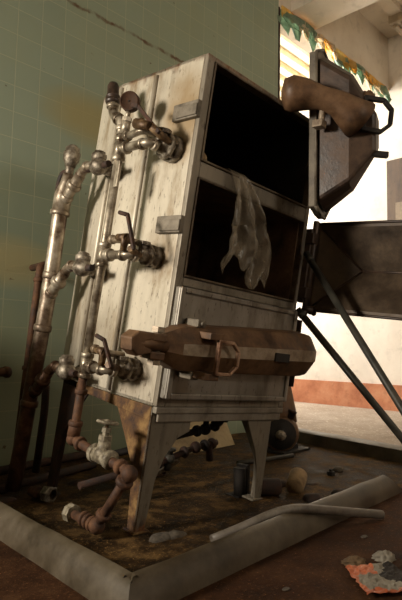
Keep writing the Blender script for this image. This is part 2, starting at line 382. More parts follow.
# unseen low wall, added to shade the lower-left tiles and pipes
struct(bx('wall_added_shade', (0.25, 2.06, 0), (0.45, WY, 0.95), M['tile']))
wf = MB()
wf.box((LX - 0.12, 1.75, 1.0), (LX - 0.06, 1.79, 2.1)); wf.box((LX - 0.12, 2.68, 1.0), (LX - 0.06, 2.72, 2.1))
wf.box((LX - 0.12, 1.75, 1.0), (LX - 0.06, 2.72, 1.04)); wf.box((LX - 0.12, 1.75, 2.06), (LX - 0.06, 2.72, 2.1))
struct(wf.build('window_1', M['doorwood']))
wr = MB()
wr.box((LX - 0.2, BY - 0.2, 0), (-1.9 + 0.1, BY, CZ)); wr.box((-1.8, BY - 0.2, 0), (1.55, BY, CZ)); wr.box((2.85, BY - 0.2, 0), (WX, BY, CZ)); wr.box((1.55, BY - 0.2, 0), (2.85, BY, 2.45)); wr.box((1.55, BY - 0.2, 3.55), (2.85, BY, CZ))
struct(wr.build('wall_front', M['beige']))
# canopy boards over the yard behind the opening
cn = MB()
cn.box((3.3, WY + 0.25, 4.22), (WX, 6.4, 4.30))
for i in range(16):
    y = WY + 0.40 + i * 0.19
    cn.box((3.3, y, 4.14), (WX, y + 0.09, 4.22))
struct(cn.build('ceiling_canopy', M['slat']))
struct(bx('wall_yard', (3.3, 6.4, 0), (WX, 6.6, 4.3), M['beige']))
# far door on the right-hand wall
struct(bx('window_2', (WX - 0.035, 2.30, 1.80), (WX, 2.87, 2.95), M['doorwood']))
struct(bx('trim_3', (WX - 0.05, 2.36, 1.86), (WX - 0.036, 2.76, 2.42), M['doorpanel']))

# peeling paint along the lintel's lower edge
pp = empty('peeling_paint', (4.9, WY, 3.83), 'torn green and yellow paint hanging from the edge of the lintel over the bright opening', 'peeling paint')
st_ = MB()
top = [(3.9 + i * 0.11, WY - 0.012, 3.85 + 0.006 * math.sin(i * 2.1)) for i in range(20)]
for i in range(19):
    z0 = 3.77 - rnd.random() * 0.10; z1 = 3.77 - rnd.random() * 0.10
    a, b = top[i], top[i+1]
    st_.prism([a, b, (b[0], b[1], z1), (a[0], a[1], z0)], (0, 0.012, 0))
st_.build('undercoat_strip', M['yellow'], pp, loc=None).matrix_parent_inverse = Matrix.Translation(pp.location).inverted()
flakes = [(4.02, .22, .42, 'greenflake'), (4.20, .16, .34, 'cream'), (4.33, .26, .42, 'greenflake'), (4.62, .16, .22, 'yellow'),
          (4.83, .22, .34, 'greenflake'), (4.98, .20, .40, 'greenflake'), (5.12, .14, .26, 'yellow'), (5.25, .20, .36, 'greenflake'),
          (5.38, .14, .40, 'cream'), (5.50, .16, .26, 'yellow'), (5.60, .18, .32, 'greenflake'), (5.74, .16, .24, 'cream'),
          (5.84, .18, .30, 'greenflake'), (4.46, .12, .30, 'cream'), (4.74, .10, .30, 'cream')]
for k, (fx, wd, ln, mt) in enumerate(flakes):
    f = MB(); nx, nz = 5, 6; g = []
    tw = rnd.uniform(-.5, .5)
    for j in range(nz + 1):
        t = j / nz
        for i in range(nx + 1):
            u = i / nx - 0.5
            wj = wd * 1.35 * (1 - 0.45 * t * t) * (1 + 0.30 * math.sin(5 * t + k))
            curl = 0.16 * t * t * (0.4 + rnd.random() * .05) + 0.03 * math.sin(3 * u + k)
            g.append((fx + u * wj + tw * 0.12 * t, WY - 0.02 - curl, 3.82 - 0.72 * ln * t * (0.8 + 0.25 * math.sin(7 * u + k))))
    for j in range(nz):
        for i in range(nx):
            q = j * (nx + 1) + i; f.add([g[q], g[q+1], g[q+nx+2], g[q+nx+1]], [(0, 1, 2, 3)], False)
    o = f.build('paint_flake', M[mt], pp); o.matrix_parent_inverse = Matrix.Translation(pp.location).inverted()
    sd = o.modifiers.new('thick', 'SOLIDIFY'); sd.thickness = 0.006

# white lamp fixture under the ceiling in the right corner
lf = empty('ceiling_fixture', (5.9, 2.55, 4.40), 'off white boxed fixture fixed under the ceiling near the far corner', 'ceiling fixture')
q = MB(); q.box((5.62, 2.30, 4.36), (6.05, 2.62, 4.47)); o = q.build('housing', M['lamp'], lf, bevel=0.01)
o.matrix_parent_inverse = Matrix.Translation(lf.location).inverted()
for yy in (2.36, 2.46, 2.56):
    q = MB(); q.sweep([(5.66, yy, 4.345), (6.02, yy, 4.345)], 0.028, 12)
    o = q.build('tube_cover', M['lamp'], lf); o.matrix_parent_inverse = Matrix.Translation(lf.location).inverted()

# ------------------------------------------------------------------ curb round the machine's bay
def curb(name, path, prof, end_slope=0.0):
    # rounded cement kerb swept along a mitred path; the bay lies on the left of the walk
    path = [Vector((*p, 0)) for p in path]; st = []
    for k in range(len(path) - 1):
        a, b = path[k], path[k+1]; n_ = 40
        for i in range(n_ + (k == len(path) - 2)): st.append((a + (b - a) * (i / n_), k, i))
    nr = []
    for k in range(len(path) - 1):
        d = (path[k+1] - path[k]).normalized(); nr.append(Vector((-d.y, d.x, 0)))
    m = MB(); vs = []
    hmax = max(z for _, z in prof)
    for (p, k, i) in st:
        n = nr[k]
        if i == 0 and k > 0:
            bsc = (nr[k-1] + nr[k]).normalized(); n = bsc / bsc.dot(nr[k])
        last = p is st[-1][0]
        for (u, z) in prof:
            jt = noise.noise(Vector((p.x * 6, p.y * 6, u * 20))) * 0.0025
            e = (path[-1] - path[-2]).normalized() * (end_slope * (1 - z / hmax)) if last else Vector((0, 0, 0))
            vs.append(p + e + n * (u + jt) + Vector((0, 0, z + (jt if z else 0))))
    P = len(prof); K = len(st) - 1
    fs = [(i*P + k, i*P + (k+1) % P, (i+1)*P + (k+1) % P, (i+1)*P + k) for i in range(K) for k in range(P)]
    m.add(vs, fs, True); m.add([], [tuple(range(P))[::-1], tuple(range(K*P, (K+1)*P))], False) if False else None
    o0 = len(m.v) - len(vs)
    for f in (list(range(P))[::-1], list(range(K*P, (K+1)*P))): m.f.append([o0 + q for q in f]); m.mi.append(0); m.sm.append(False)
    o = m.build(name, M['curb']); es = o.modifiers.new('split', 'EDGE_SPLIT'); es.split_angle = math.radians(35)
    return o
KP = [(0, 0), (0.006, .030), (0.016, .056), (0.030, .075), (0.046, .085), (0.056, .086), (0.062, .080), (0.068, 0)]
struct(curb('trim_4', [(0.96, 2.80), (0.862, 1.068), (2.50, 1.163)], KP, 0.10))
struct(curb('trim_5', [(3.30, 1.10), (3.58, 2.80)], [(0, 0), (0.0, .07), (0.008, .085), (0.03, .092), (0.10, .092), (0.12, .08), (0.13, 0)]))
# rough dirt inside the bay
tr = MB(); nx, ny = 60, 44; g = []
for j in range(ny + 1):
    for i in range(nx + 1):
        X = 0.925 + i / nx * 2.45 + 0.06 * j / ny; Y = 1.135 + j / ny * (2.83 - 1.135) + 0.085 * (i / nx) * (1 - j / ny)
        z = 0.006 + 0.007 * max(-0.5, noise.noise(Vector((X * 5, Y * 5, 0)))) + 0.003 * noise.noise(Vector((X * 19, Y * 19, 3)))
        g.append((X, Y, max(0.002, z)))
fs = [(j*(nx+1)+i, j*(nx+1)+i+1, (j+1)*(nx+1)+i+1, (j+1)*(nx+1)+i) for j in range(ny) for i in range(nx)]
struct(tr.add(g, fs, True).build('floor_bay', M['tray']))

# ------------------------------------------------------------------ the steamer (own tilted frame: it has tipped forward on its front legs)
P0 = Vector((1.2901, 1.4939, 0.4537))
RM = Matrix(((0.9979847, 0.0202046, 0.0601532), (-0.0130980, 0.9931310, -0.1162725), (-0.0620892, 0.1152503, 0.9913941)))
OFF = Vector((0.37, 0.34, -0.47))
steam = empty('pressure_steamer', P0 + RM @ OFF, 'tall grey metal pressure steamer on rusty legs, tipped forward, with piping down its side', 'steam cooker')
steam.rotation_euler = RM.to_euler()
def part(mb, name, mat, parent=None, bevel=0, rough=0):
    o = mb.build(name, mat, parent or steam, bevel, rough)
    if parent is None: o.location = -OFF
    return o

W_, D_, H_ = 0.745, 0.72, 1.30
# body sheet: plan outline with chamfered rear corners
sh = MB(); t = 0.012
plan = [(0, 0.0), (0, 0.51), (0.045, D_), (W_ - 0.045, D_), (W_, 0.51), (W_, 0.0)]
def ins(p): 
    x, y = p; return (min(max(x, t), W_ - t), min(y, D_ - t))
for i in range(5):
    (xa, ya), (xb, yb) = plan[i], plan[i+1]; (xc, yc), (xd, yd) = ins(plan[i+1]), ins(plan[i])
    sh.prism([(xa, ya, 0), (xb, yb, 0), (xc, yc, 0), (xd, yd, 0)], (0, 0, H_))
sh.prism([(x, y, H_ - t) for x, y in plan], (0, 0, t)); sh.prism([(x, y, 0) for x, y in plan], (0, 0, t))
part(sh, 'body_shell', M['panel'], bevel=0.003)
# rolled seams down the left side
sr = MB()
for y in (0.27, 0.507):
    sr.sweep([(-0.002, y, 0.01), (-0.002, y, H_ - 0.02)], 0.011, 10, sx=1, sy=1)
part(sr, 'side_seam', M['panel'])
# front frame: stiles, rails and the raised lips of the openings
fr = MB(); ZT, Z1, Z2, Z3 = 1.281, 0.905, 0.845, 0.473
fr.box((0, -0.022, 0.0), (0.040, 0.0, H_)); fr.box((W_ - 0.032, -0.022, 0.0), (W_, 0.0, H_))
fr.box((0.040, -0.022, ZT), (W_ - 0.032, 0.0, H_)); fr.box((0.040, -0.022, Z2), (W_ - 0.032, 0.0, Z1))
fr.box((0.040, -0.022, 0.440), (W_ - 0.032, 0.0, Z3)); fr.box((0.040, -0.022, 0.0), (W_ - 0.032, 0.0, 0.03))
part(fr, 'front_frame', M['frame'], bevel=0.004)
for z0, z1 in ((Z3, Z2), (Z1, ZT)):
    lip = MB(); x0, x1 = 0.034, W_ - 0.026; e = 0.009
    lip.box((x0, -0.029, z0), (x0 + e, 0.01, z1)); lip.box((x1 - e, -0.029, z0), (x1, 0.01, z1))
    lip.box((x0 + e, -0.029, z0), (x1 - e, 0.01, z0 + e)); lip.box((x0 + e, -0.029, z1 - e), (x1 - e, 0.01, z1))
    part(lip, 'opening_lip', M['lip'], bevel=0.003)
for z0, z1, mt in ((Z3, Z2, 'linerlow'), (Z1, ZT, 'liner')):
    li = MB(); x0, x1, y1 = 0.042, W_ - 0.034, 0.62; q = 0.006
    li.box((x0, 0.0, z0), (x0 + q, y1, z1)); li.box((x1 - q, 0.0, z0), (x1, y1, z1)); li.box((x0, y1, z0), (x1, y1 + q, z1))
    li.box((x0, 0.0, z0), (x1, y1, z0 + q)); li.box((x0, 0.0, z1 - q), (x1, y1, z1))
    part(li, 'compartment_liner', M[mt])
# latch lugs on the left stile
for z in (1.085, 0.657):
    lg = MB(); lg.box((-0.020, -0.026, z - 0.032), (0.0, 0.110, z + 0.032)); lg.box((-0.026, -0.026, z - 0.026), (-0.020, 0.085, z + 0.016))
    part(lg, 'latch_lug', M['lug'], bevel=0.004)

# --- lower door, closed
def door_slab(name):
    d = MB(); x0, x1, z0, z1 = 0.006, 0.716, 0.034, 0.436
    d.box((x0, -0.050, z0), (x1, -0.024, z1))
    e = 0.022
    for a, b in (((x0, -0.060, z0), (x0 + e, -0.050, z1)), ((x1 - e, -0.060, z0), (x1, -0.050, z1)),
                 ((x0 + e, -0.060, z0), (x1 - e, -0.050, z0 + e)), ((x0 + e, -0.060, z1 - e), (x1 - e, -0.050, z1))):
        d.box(a, b)
    return d
door = part(door_slab('door'), 'door', M['door'], bevel=0.007)
door['label'] = 'closed lower door with heavy rusty arm across it'
def arm_body():
    a = MB(); zc = 0.222
    def ring(x, h, dp, yb=-0.058):
        zc = 0.220 + 0.040 * x
        return [Vector((x, yb, zc + h)), Vector((x, yb - dp * .60, zc + h * .92)), Vector((x, yb - dp, zc + h * .24)),
                Vector((x, yb - dp, zc - h * .24)), Vector((x, yb - dp * .60, zc - h * .92)), Vector((x, yb, zc - h))]
    st = [(-0.088, .044, .072), (-0.025, .076, .088), (0.025, .084, .095), (0.06, .086, .098), (0.40, .095, .102), (0.68, .100, .104),
          (0.71, .098, .103), (0.735, .094, .100), (0.756, .085, .093), (0.773, .070, .082), (0.785, .049, .062), (0.791, .022, .035)]
    R = [ring(*q) for q in st]; vs = [v for r in R for v in r]
    for i in range(len(R) - 1):
        for k in range(6):
            f = (i*6 + k, i*6 + (k+1) % 6, (i+1)*6 + (k+1) % 6, (i+1)*6 + k)
            a.f.append(list(f)); a.mi.append(1 if (k == 2 and i >= 1) else 0); a.sm.append(False)  # front facet's flat reflection painted in as brighter bare iron
    a.f += [[5, 4, 3, 2, 1, 0], [(len(R)-1)*6 + k for k in range(6)]]; a.mi += [0, 0]; a.sm += [False, False]
    a.v = vs
    return a
arm = part(arm_body(), 'door_arm', [M['cast'], M['worn_sheen']], door, bevel=0.006)
slot = MB().box((0.455, -0.168, 0.212), (0.545, -0.158, 0.246)); part(slot, 'arm_slot', M['black'], door)
for sg in (-1, 1):
    z = 0.218 + sg * 0.030; fk = MB()
    fk.prism([(-0.095, -0.075, z - .013), (-0.150, -0.072, z - .013), (-0.150, -0.128, z - .013), (-0.095, -0.138, z - .013)], (0, 0, 0.026))
    part(fk, 'latch_fork', M['cast'], door, bevel=0.004)
ct = MB(); ct.prism([(-0.148, -.07, .195), (-0.205, -.07, .182), (-.232, -.07, .200), (-.238, -.07, .240), (-.210, -.07, .262), (-.148, -.07, .262), (-.148, -.07, .240), (-.178, -.07, .232), (-.178, -.07, .215), (-.148, -.07, .208)], (0, -.062, 0))
part(ct, 'latch_catch', M['cast'], door, bevel=0.006)
pn = MB(); pn.sweep([(-0.112, -0.105, 0.165), (-0.112, -0.105, 0.275)], 0.016, 14); pn.lathe((-0.112, -0.105, 0.265), (0, 0, 1), [(0, .024), (.018, .024)], 6, smooth=False)
pn.lathe((-0.112, -0.105, 0.157), (0, 0, 1), [(0, .024), (.018, .024)], 6, smooth=False)
part(pn, 'latch_pin', M['worn_sheen'], door)
ln = MB(); ln.sweep([(-0.225, -0.112, 0.224), (-0.08, -0.118, 0.222)], 0.019, 14); part(ln, 'latch_bolt', M['cast'], door)
def oct_link(cx_, cy_, cz_, u, v, nrm, a, b, wd, th, open_side=False):
    # eight sided flat link in the plane (u, v)
    u, v, nrm = Vector(u), Vector(v), Vector(nrm); c0 = Vector((cx_, cy_, cz_)); m = MB()
    o = [(-a, b), (a * .35, b), (a, b * .45), (a, -b * .45), (a * .35, -b), (-a, -b)]
    i = [(-a, b - wd), (a * .35 - wd * .3, b - wd), (a - wd, b * .45 - wd * .3), (a - wd, -b * .45 + wd * .3), (a * .35 - wd * .3, -b + wd), (-a, -b + wd)]
    P = lambda q, s: c0 + u * q[0] + v * q[1] + nrm * (s * th / 2)
    for k in range(5):
        qd = [o[k], o[k+1], i[k+1], i[k]]
        m.prism([P(q_, -1) for q_ in qd], nrm * th)
    qd = [(-a, b), (-a + wd, b), (-a + wd, -b), (-a, -b)]
    m.prism([P(q_, -1) for q_ in qd], nrm * th)
    return m
lk = oct_link(0.150, -0.190, 0.206, (1, 0, 0), (0, 0, 1), (0, 1, 0), 0.058, 0.062, 0.012, 0.016)
part(lk, 'ring_handle', M['copper'], door, bevel=0.003)
ry = MB(); ry.sweep([(0.115, -0.178, 0.135), (0.115, -0.178, 0.280)], 0.007, 10); part(ry, 'ring_pin', M['copper'], door)
for sg in (-1, 1):
    ey = MB(); ey.box((0.055, -0.185, 0.206 + sg*0.070 - .012), (0.125, -0.12, 0.206 + sg*0.070 + .012)); part(ey, 'ring_eye', M['cast'], door, bevel=0.003)
    pk = MB(); pk.box((0.045, -0.125, 0.222 + sg*0.092 - .014), (0.085, -0.055, 0.222 + sg*0.092 + .014)); pk.sweep([(.065, -.12, .222 + sg*.092), (.065, -.135, .222 + sg*.092)], .009, 8)
    part(pk, 'arm_bracket', M['lug'], door, bevel=0.004)
hb = MB(); hb.sweep([(0.755, -0.040, 0.10), (0.755, -0.040, 0.40)], 0.014, 14); part(hb, 'hinge_post', M['castdark'], door)

# --- middle door, swung out to the right: a shallow hipped pan seen from inside
dr = MB()
HX = 0.790
def dp(a, z, dpt): return Vector((HX + dpt + 0.03 * a, -0.05 - a, z))      # a = distance from the hinge
z0, z1, A = 0.450, 0.850, 0.72
rim = [(0, z0), (A, z0), (A, z1), (0, z1)]; e = 0.018
inn = [(e, z0 + e), (A - e, z0 + e), (A - e, z1 - e), (e, z1 - e)]
zm = (z0 + z1) / 2; r0, r1 = (0.20, zm), (A - 0.20, zm)
vs = [dp(a, z, 0) for a, z in rim] + [dp(a, z, 0) for a, z in inn] + [dp(*r0, 0.085), dp(*r1, 0.085)]
fs = [(0,1,5,4),(1,2,6,5),(2,3,7,6),(3,0,4,7),(4,5,9,8),(5,6,9),(6,7,8,9),(7,4,8)]
dr.add(vs, fs)
back = [dp(a, z, 0.028) for a, z in rim] + [dp(*r0, 0.115), dp(*r1, 0.115)]
dr.add(back, [(0,4,5,1),(1,5,2),(2,5,4,3),(3,4,0)])
o4 = [dp(a, z, 0) for a, z in rim]; b4 = [dp(a, z, 0.028) for a, z in rim]
dr.add(o4 + b4, [(i, (i+1) % 4, 4 + (i+1) % 4, 4 + i) for i in range(4)])
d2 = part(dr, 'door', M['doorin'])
d2['label'] = 'middle door swung wide open to the right, showing its dark pan-shaped inside'
rb = MB()
for a_, b_ in ((inn[0], r0), (inn[3], r0), (r0, r1), (inn[1], r1), (inn[2], r1)):
    da = 0.0 if a_ in inn else 0.085
    rb.sweep([dp(*a_, da - .001), dp(*b_, 0.084)], 0.005, 8)
for i in range(4):
    rb.sweep([dp(*rim[i], -0.001), dp(*rim[(i+1) % 4], -0.001)], 0.006, 8)
part(rb, 'pan_crease', M['castdark'], d2)
hg = MB()
hg.box((0.746, -0.060, 0.50), (0.800, -0.004, 0.55)); hg.box((0.746, -0.060, 0.75), (0.800, -0.004, 0.80)); hg.box((0.752, -0.045, 0.48), (0.780, -0.012, 0.82))
hg.sweep([(0.778, -0.045, 0.46), (0.778, -0.045, 0.86)], 0.014, 12)
part(hg, 'hinge', M['castdark'], d2, bevel=0.004)
hs = MB(); hs.sweep([(0.76, -0.04, 0.455), (0.785, -0.07, 0.450), (0.815, -0.05, 0.46)], [.014, .020, .012], 10)
hs.ball((0.765, -0.05, 0.435), 0.018); hs.ball((0.80, -0.08, 0.440), 0.013)
part(hs, 'hinge_stay', M['castdark'], d2)

# --- upper door, swung half open and turned on its arm so that it is seen on edge
NV = Vector((0.2956, -0.9503, 0.0974)).normalized()
ou = [Vector(p) for p in ((0.436, -0.169, 1.472), (0.522, -0.206, 0.853), (0.600, -0.183, 0.836), (0.654, -0.167, 0.834), (0.839, -0.091, 1.010), (0.762, -0.067, 1.479), (0.53, -0.133, 1.53))]
ou[6] = ou[6] - NV * ((ou[6] - ou[0]).dot(NV)); ou[2] = ou[2] - NV * ((ou[2] - ou[0]).dot(NV))
cen = sum(ou, Vector()) / len(ou)
p3 = MB(); p3.prism(ou, NV * -0.028)
ud = part(p3, 'door', M['lug'], bevel=0.004)
ud['label'] = 'upper door half open and turned on its arm, seen almost edge on'
rr = MB()
for i in range(len(ou)):
    rr.sweep([ou[i] + NV * .002, ou[(i+1) % len(ou)] + NV * .002], 0.006, 8)
part(rr, 'door_rim', M['lug'], ud)
bu = MB(); K = len(ou)
la = [cen + (p - cen) * .93 + NV * .003 for p in ou]
apx = Vector((0.618, -0.385, 1.150))
lb = [cen * .42 + apx * .58 + (p - cen) * .66 for p in ou]
lc = [apx + (p - cen) * .22 for p in ou]
fs = [tuple(range(K))[::-1], tuple(range(2 * K, 3 * K))] + [(l*K + i, l*K + (i+1) % K, (l+1)*K + (i+1) % K, (l+1)*K + i) for l in range(2) for i in range(K)]
bu.add(la + lb + lc, fs); part(bu, 'door_dish', M['castdark'], ud, bevel=0.012)
hn = MB()
ha = [Vector(p) for p in ((0.560, -0.330, 1.200), (0.520, -0.312, 1.220), (0.470, -0.280, 1.245), (0.425, -0.235, 1.258), (0.385, -0.190, 1.264), (0.352, -0.150, 1.262), (0.330, -0.128, 1.256), (0.322, -0.120, 1.254))]
hn.sweep(ha, [.085, .066, .050, .045, .060, .070, .058, .020], 18)
part(hn, 'arm_knuckle', M['cast'], ud)
kb = MB(); kb.sweep([Vector((0.445, -0.235, 1.16)), Vector((0.445, -0.235, 1.23))], 0.013, 10); kb.box((0.425, -0.25, 1.145), (0.465, -0.205, 1.175)); part(kb, 'arm_clip', M['worn_sheen'], ud, bevel=.004)
rg = oct_link(0.590, -0.392, 1.222, (0.62, -0.57, 0.0), (0.06, 0.05, 1), (0.67, 0.73, 0), 0.072, 0.074, 0.018, 0.022)
part(rg, 'ring_handle', M['black'], ud, bevel=0.003)
br_ = MB(); br_.bar((0.59, -0.36, 1.075), (0.655, -0.423, 1.080), 0.024, 0.024); part(br_, 'latch_bolt', M['black'], ud, bevel=0.004)
bo = MB(); bo.lathe((0.58, -0.32, 1.275), (0.3, -0.5, 0.9), [(0, .035), (.045, .030), (.045, .020), (.06, .018)], 14); part(bo, 'arm_boss', M['cast'], ud)
ha2 = MB(); ha2.bar((0.775, -0.035, 1.10), (0.700, -0.10, 1.13), 0.045, 0.09); ha2.sweep([(0.775, -0.035, 0.93), (0.775, -0.035, 1.25)], 0.016, 12)
ha2.box((0.746, -0.05, 0.95), (0.795, -0.004, 1.00)); ha2.box((0.746, -0.05, 1.18), (0.795, -0.004, 1.23))
part(ha2, 'hinge', M['castdark'], ud, bevel=0.004)

# --- apron and legs
ap = MB(); ap.box((0.0, -0.026, -0.024), (W_, -0.004, 0.0)); ap.box((0.02, -0.018, -0.056), (W_ - 0.005, -0.006, -0.024))
part(ap, 'apron', M['apron'], bevel=0.004)
sk = MB(); sk.prism([(-0.003, 0.0, -0.002), (-0.003, .50, -0.002), (-0.003, .50, -0.030), (-.003, .26, -.040), (-0.003, 0.0, -0.055)], (0.010, 0, 0)); part(sk, 'side_skirt', M['legrust'], bevel=.003)
def leg(x, y, sx, sy, zb, fw, sd):
    # angle leg: a tapering plate on the front and one on the side; fw and sd list (width, height)
    m = MB(); k = 0.009
    X = lambda u: x + sx * u
    Y = lambda u: y + sy * u
    m.prism([(X(u), y, z) for u, z in fw] + [(X(.045), y, zb), (X(0), y, zb), (X(0), y, -.005)], (0, sy * k, 0), mi=0)
    m.prism([(x, Y(u), z) for u, z in sd] + [(x, Y(.042), zb), (x, Y(0), zb), (x, Y(0), -.03)], (sx * k, 0, 0), mi=1)
    m.prism([(X(.02), Y(.012), -.035), (X(.05), Y(.012), -.035), (X(.035), Y(.02), zb), (X(.02), Y(.02), zb)], (0, sy * .012, 0), mi=1)
    m.prism([(X(-.008), Y(-.008), zb), (X(.065), Y(-.008), zb), (X(.065), Y(.055), zb), (X(-.008), Y(.055), zb)], (0, 0, 0.008), mi=1)
    return m
SD = [(.215, -.03), (.124, -.152), (.062, -.244)]
part(leg(0.0, -0.004, 1, 1, -.452, [(.20, -.005), (.20, -.095), (.145, -.118), (.09, -.19), (.062, -.27)], SD), 'leg', [M['leg'], M['legrust']], bevel=0.002)
part(leg(W_ - 0.045, -0.004, -1, 1, -.408, [(.165, -.005), (.165, -.055), (.085, -.19), (.058, -.27)], SD), 'leg', [M['leg'], M['leg']], bevel=0.002)
part(leg(0.03, D_ - .06, 1, -1, -.528, [(.14, -.005), (.06, -.25)], SD), 'leg', [M['rustdark'], M['rustdark']], bevel=0.002)
part(leg(W_ - 0.05, D_ - .06, -1, -1, -.486, [(.14, -.005), (.06, -.25)], SD), 'leg', [M['rustdark'], M['rustdark']], bevel=0.002)

# --- piping on the left side
RX = -0.130; RY = 0.258
def coll(m, p, axis, r, w_=0.018, mi=None): m.lathe(Vector(p) - Vector(axis).normalized() * w_ / 2, axis, [(0, r*.92), (w_*.2, r), (w_*.8, r), (w_, r*.92)], 16, mi)
ZI = (0.930, 0.519, 0.099)
rp = MB()
rp.sweep([(RX, RY, 1.01), (RX, RY, 0.53), (RX, RY + .006, 0.06)], 0.0170, 16)
for z in ZI:
    y = RY
    rp.sweep([(RX, y, z + .040), (RX, y, z - .040)], 0.0225, 16)
    for sg in (-1, 1): coll(rp, (RX, y, z + sg * .038), (0, 0, 1), 0.0255)
    rp.sweep([(RX, y, z), (RX, y - .045, z)], 0.021, 14); coll(rp, (RX, y - .043, z), (0, 1, 0), 0.025)
riser = part(rp, 'steam_riser', M['pipe'])
lo = MB(); GY = 0.070
lo.tube([(RX, RY + .005, 0.07), (RX, 0.268, -0.180), (RX, -0.075, -0.198), (RX, -0.085, -0.205)], 0.0165, 0.035)
lo.sweep([(RX, 0.266, -0.115), (RX, 0.268, -0.168)], 0.024, 14); lo.ball((RX, 0.266, -0.178), 0.026)
coll(lo, (RX, 0.266, -0.12), (0, 0.03, -1), 0.027); coll(lo, (RX, 0.215, -0.183), (0, 1, .05), 0.026); coll(lo, (RX, 0.262, 0.0), (0, .03, -1), 0.024)
coll(lo, (RX, -0.04, -0.196), (0, 1, .05), 0.027, .022)
lo.ball((RX, -0.088, -0.205), 0.029); coll(lo, (RX, -0.070, -0.236), (0, .5, -.85), 0.03, .02)
lo.sweep([(RX, -0.085, -0.208), (RX, 0.035, -0.408)], 0.0165, 14)
lo.ball((RX, 0.042, -0.418), 0.029); coll(lo, (RX, 0.014, -0.372), (0, .5, -.85), 0.027)
lo.sweep([(RX, 0.042, -0.418), (RX, 0.195, -0.430)], 0.0165, 14)
for y in (0.07, 0.095, 0.12): coll(lo, (RX, y, -.422), (0, 1, -.08), 0.026, .016)
part(lo, 'drain_loop', M['rust'])
un = MB(); un.lathe((RX, 0.185, -0.429), (0, 1, -.08), [(0, .032), (.03, .034), (.03, .026), (.036, .018)], 8, smooth=False); part(un, 'union_nut', M['valvepale'])
gv = MB(); y, z = GY, -0.190
gv.sweep([(RX, y + .050, z), (RX, y - .050, z)], [.029, .029], 8); coll(gv, (RX, y + .046, z), (0, 1, .05), .033, .022); coll(gv, (RX, y - .046, z), (0, 1, .05), .033, .022)
gv.ball((RX, y, z + .006), .034); gv.sweep([(RX, y, z), (RX, y, z + .06)], [.027, .021], 14); gv.lathe((RX, y, z + .055), (0, 0, 1), [(0, .025), (.018, .025), (.018, .013), (.030, .013), (.030, .018), (.045, .016)], 6, smooth=False)
gate = part(gv, 'gate_valve', M['valvepale'])
gs = MB(); gs.sweep([(RX, y, z + .09), (RX, y, z + .125)], 0.006, 8); part(gs, 'valve_stem', M['brass'], gate)
hwm = MB(); hc = Vector((RX, y, z + .118)); hwm.ring(hc, (0.1, 0.05, 1), .034, .006)
for k in range(5):
    t_ = k * 2 * math.pi / 5; hwm.sweep([hc, hc + Vector((math.cos(t_), math.sin(t_), 0)) * .033], .005, 6)
hwm.ball(hc, .011); part(hwm, 'handwheel', M['valvepale'], gate)

def inlet(z, yv, r_, zc_):
    # tee from the riser, pipe forward along the side, flanged cock into the cabinet
    m = MB()
    m.tube([(RX, RY - .04, z), (RX, yv, z + .002), (-0.05, yv, zc_)], 0.0165, 0.028)
    coll(m, (RX, yv + .035, z), (0, 1, 0), 0.022); coll(m, (RX + .028, yv, z + .002), (1, 0, 0), .022)
    p = part(m, 'inlet_pipe', M['pipe'])
    v = MB(); c0 = Vector((-0.055, yv, zc_))
    v.lathe(c0 + Vector((-.03, 0, 0)), (1, 0, 0), [(0, r_*.55), (.012, r_*.66), (.028, r_*.70), (.028, r_*.92), (.042, r_*.96), (.042, r_*.78), (.055, r_*.78), (.055, r_), (.086, r_)], 10)
    v.lathe(c0 + Vector((-.015, 0, .01)), (0, 0, 1), [(0, r_*.48), (r_*.55, r_*.44), (r_*.55, r_*.60), (r_*.85, r_*.60)], 8, smooth=False)
    for k in range(5):
        t_ = k * 2 * math.pi / 5 + .4; v.lathe(c0 + Vector((.012, math.cos(t_) * r_ * .84, math.sin(t_) * r_ * .84)), (1, 0, 0), [(0, .007), (.02, .007)], 6, smooth=False)
    vv = part(v, 'inlet_valve', M['valve'])
    return p, vv
v1, v2, v3 = inlet(0.930, 0.085, .052, .945), inlet(0.519, 0.100, .043, .535), inlet(0.099, 0.125, .043, .110)
# upper assembly: by-pass pipe, gauge, relief valve, lever cock
bp = MB(); bp.tube([(RX, RY - .005, 0.972), (RX, 0.125, 0.985), (-0.05, 0.115, 0.985)], 0.014, .03); coll(bp, (RX, .22, .975), (0, 1, 0), .020); part(bp, 'bypass_pipe', M['pipe'])
gp = MB(); gp.sweep([(RX, 0.244, 0.985), (RX, 0.240, 1.05)], [.018, .015], 14); gp.lathe((RX, 0.241, 1.035), (0, 0, 1), [(0, .019), (.016, .019)], 6, smooth=False); gp.sweep([(RX, 0.240, 1.045), (RX, 0.240, 1.085)], .009, 10)
part(gp, 'gauge_stem', M['pipe'])
gd = MB(); gn = Vector((-0.80, -0.58, -0.10)).normalized(); gc = Vector((RX, 0.240, 1.113))
gd.lathe(gc + gn * -.020, gn, [(0, .031), (.006, .038), (.032, .038), (.036, .036), (.036, .032), (.033, .031)], 26)
gau = part(gd, 'pressure_gauge', M['gauge'])
gh = MB(); gh.lathe(gc + gn * .0125, gn, [(0, .004), (.004, .003)], 10); part(gh, 'dial_screw', M['black'], gau)
rv = MB()
rv.tube([(RX, RY + .004, 0.985), (RX, RY + .010, 1.035), (RX, 0.345, 1.085), (RX, 0.357, 1.14)], 0.0195, .045)
for p, ax in (((RX, RY + .006, 1.01), (0, .1, 1)), ((RX, .300, 1.056), (0, 1, .6)), ((RX, .355, 1.118), (0, .15, 1))): coll(rv, p, ax, .025, .018)
part(rv, 'relief_elbow', M['pipe'])
rc = MB(); rc.lathe((RX, 0.357, 1.125), (0, 0.22, 1), [(0, .024), (.010, .030), (.020, .030), (.022, .024), (.028, .024), (.030, .029), (.038, .028), (.040, .024), (.080, .023), (.092, .018), (.096, .008)], 18)
part(rc, 'relief_valve', M['castdark'])
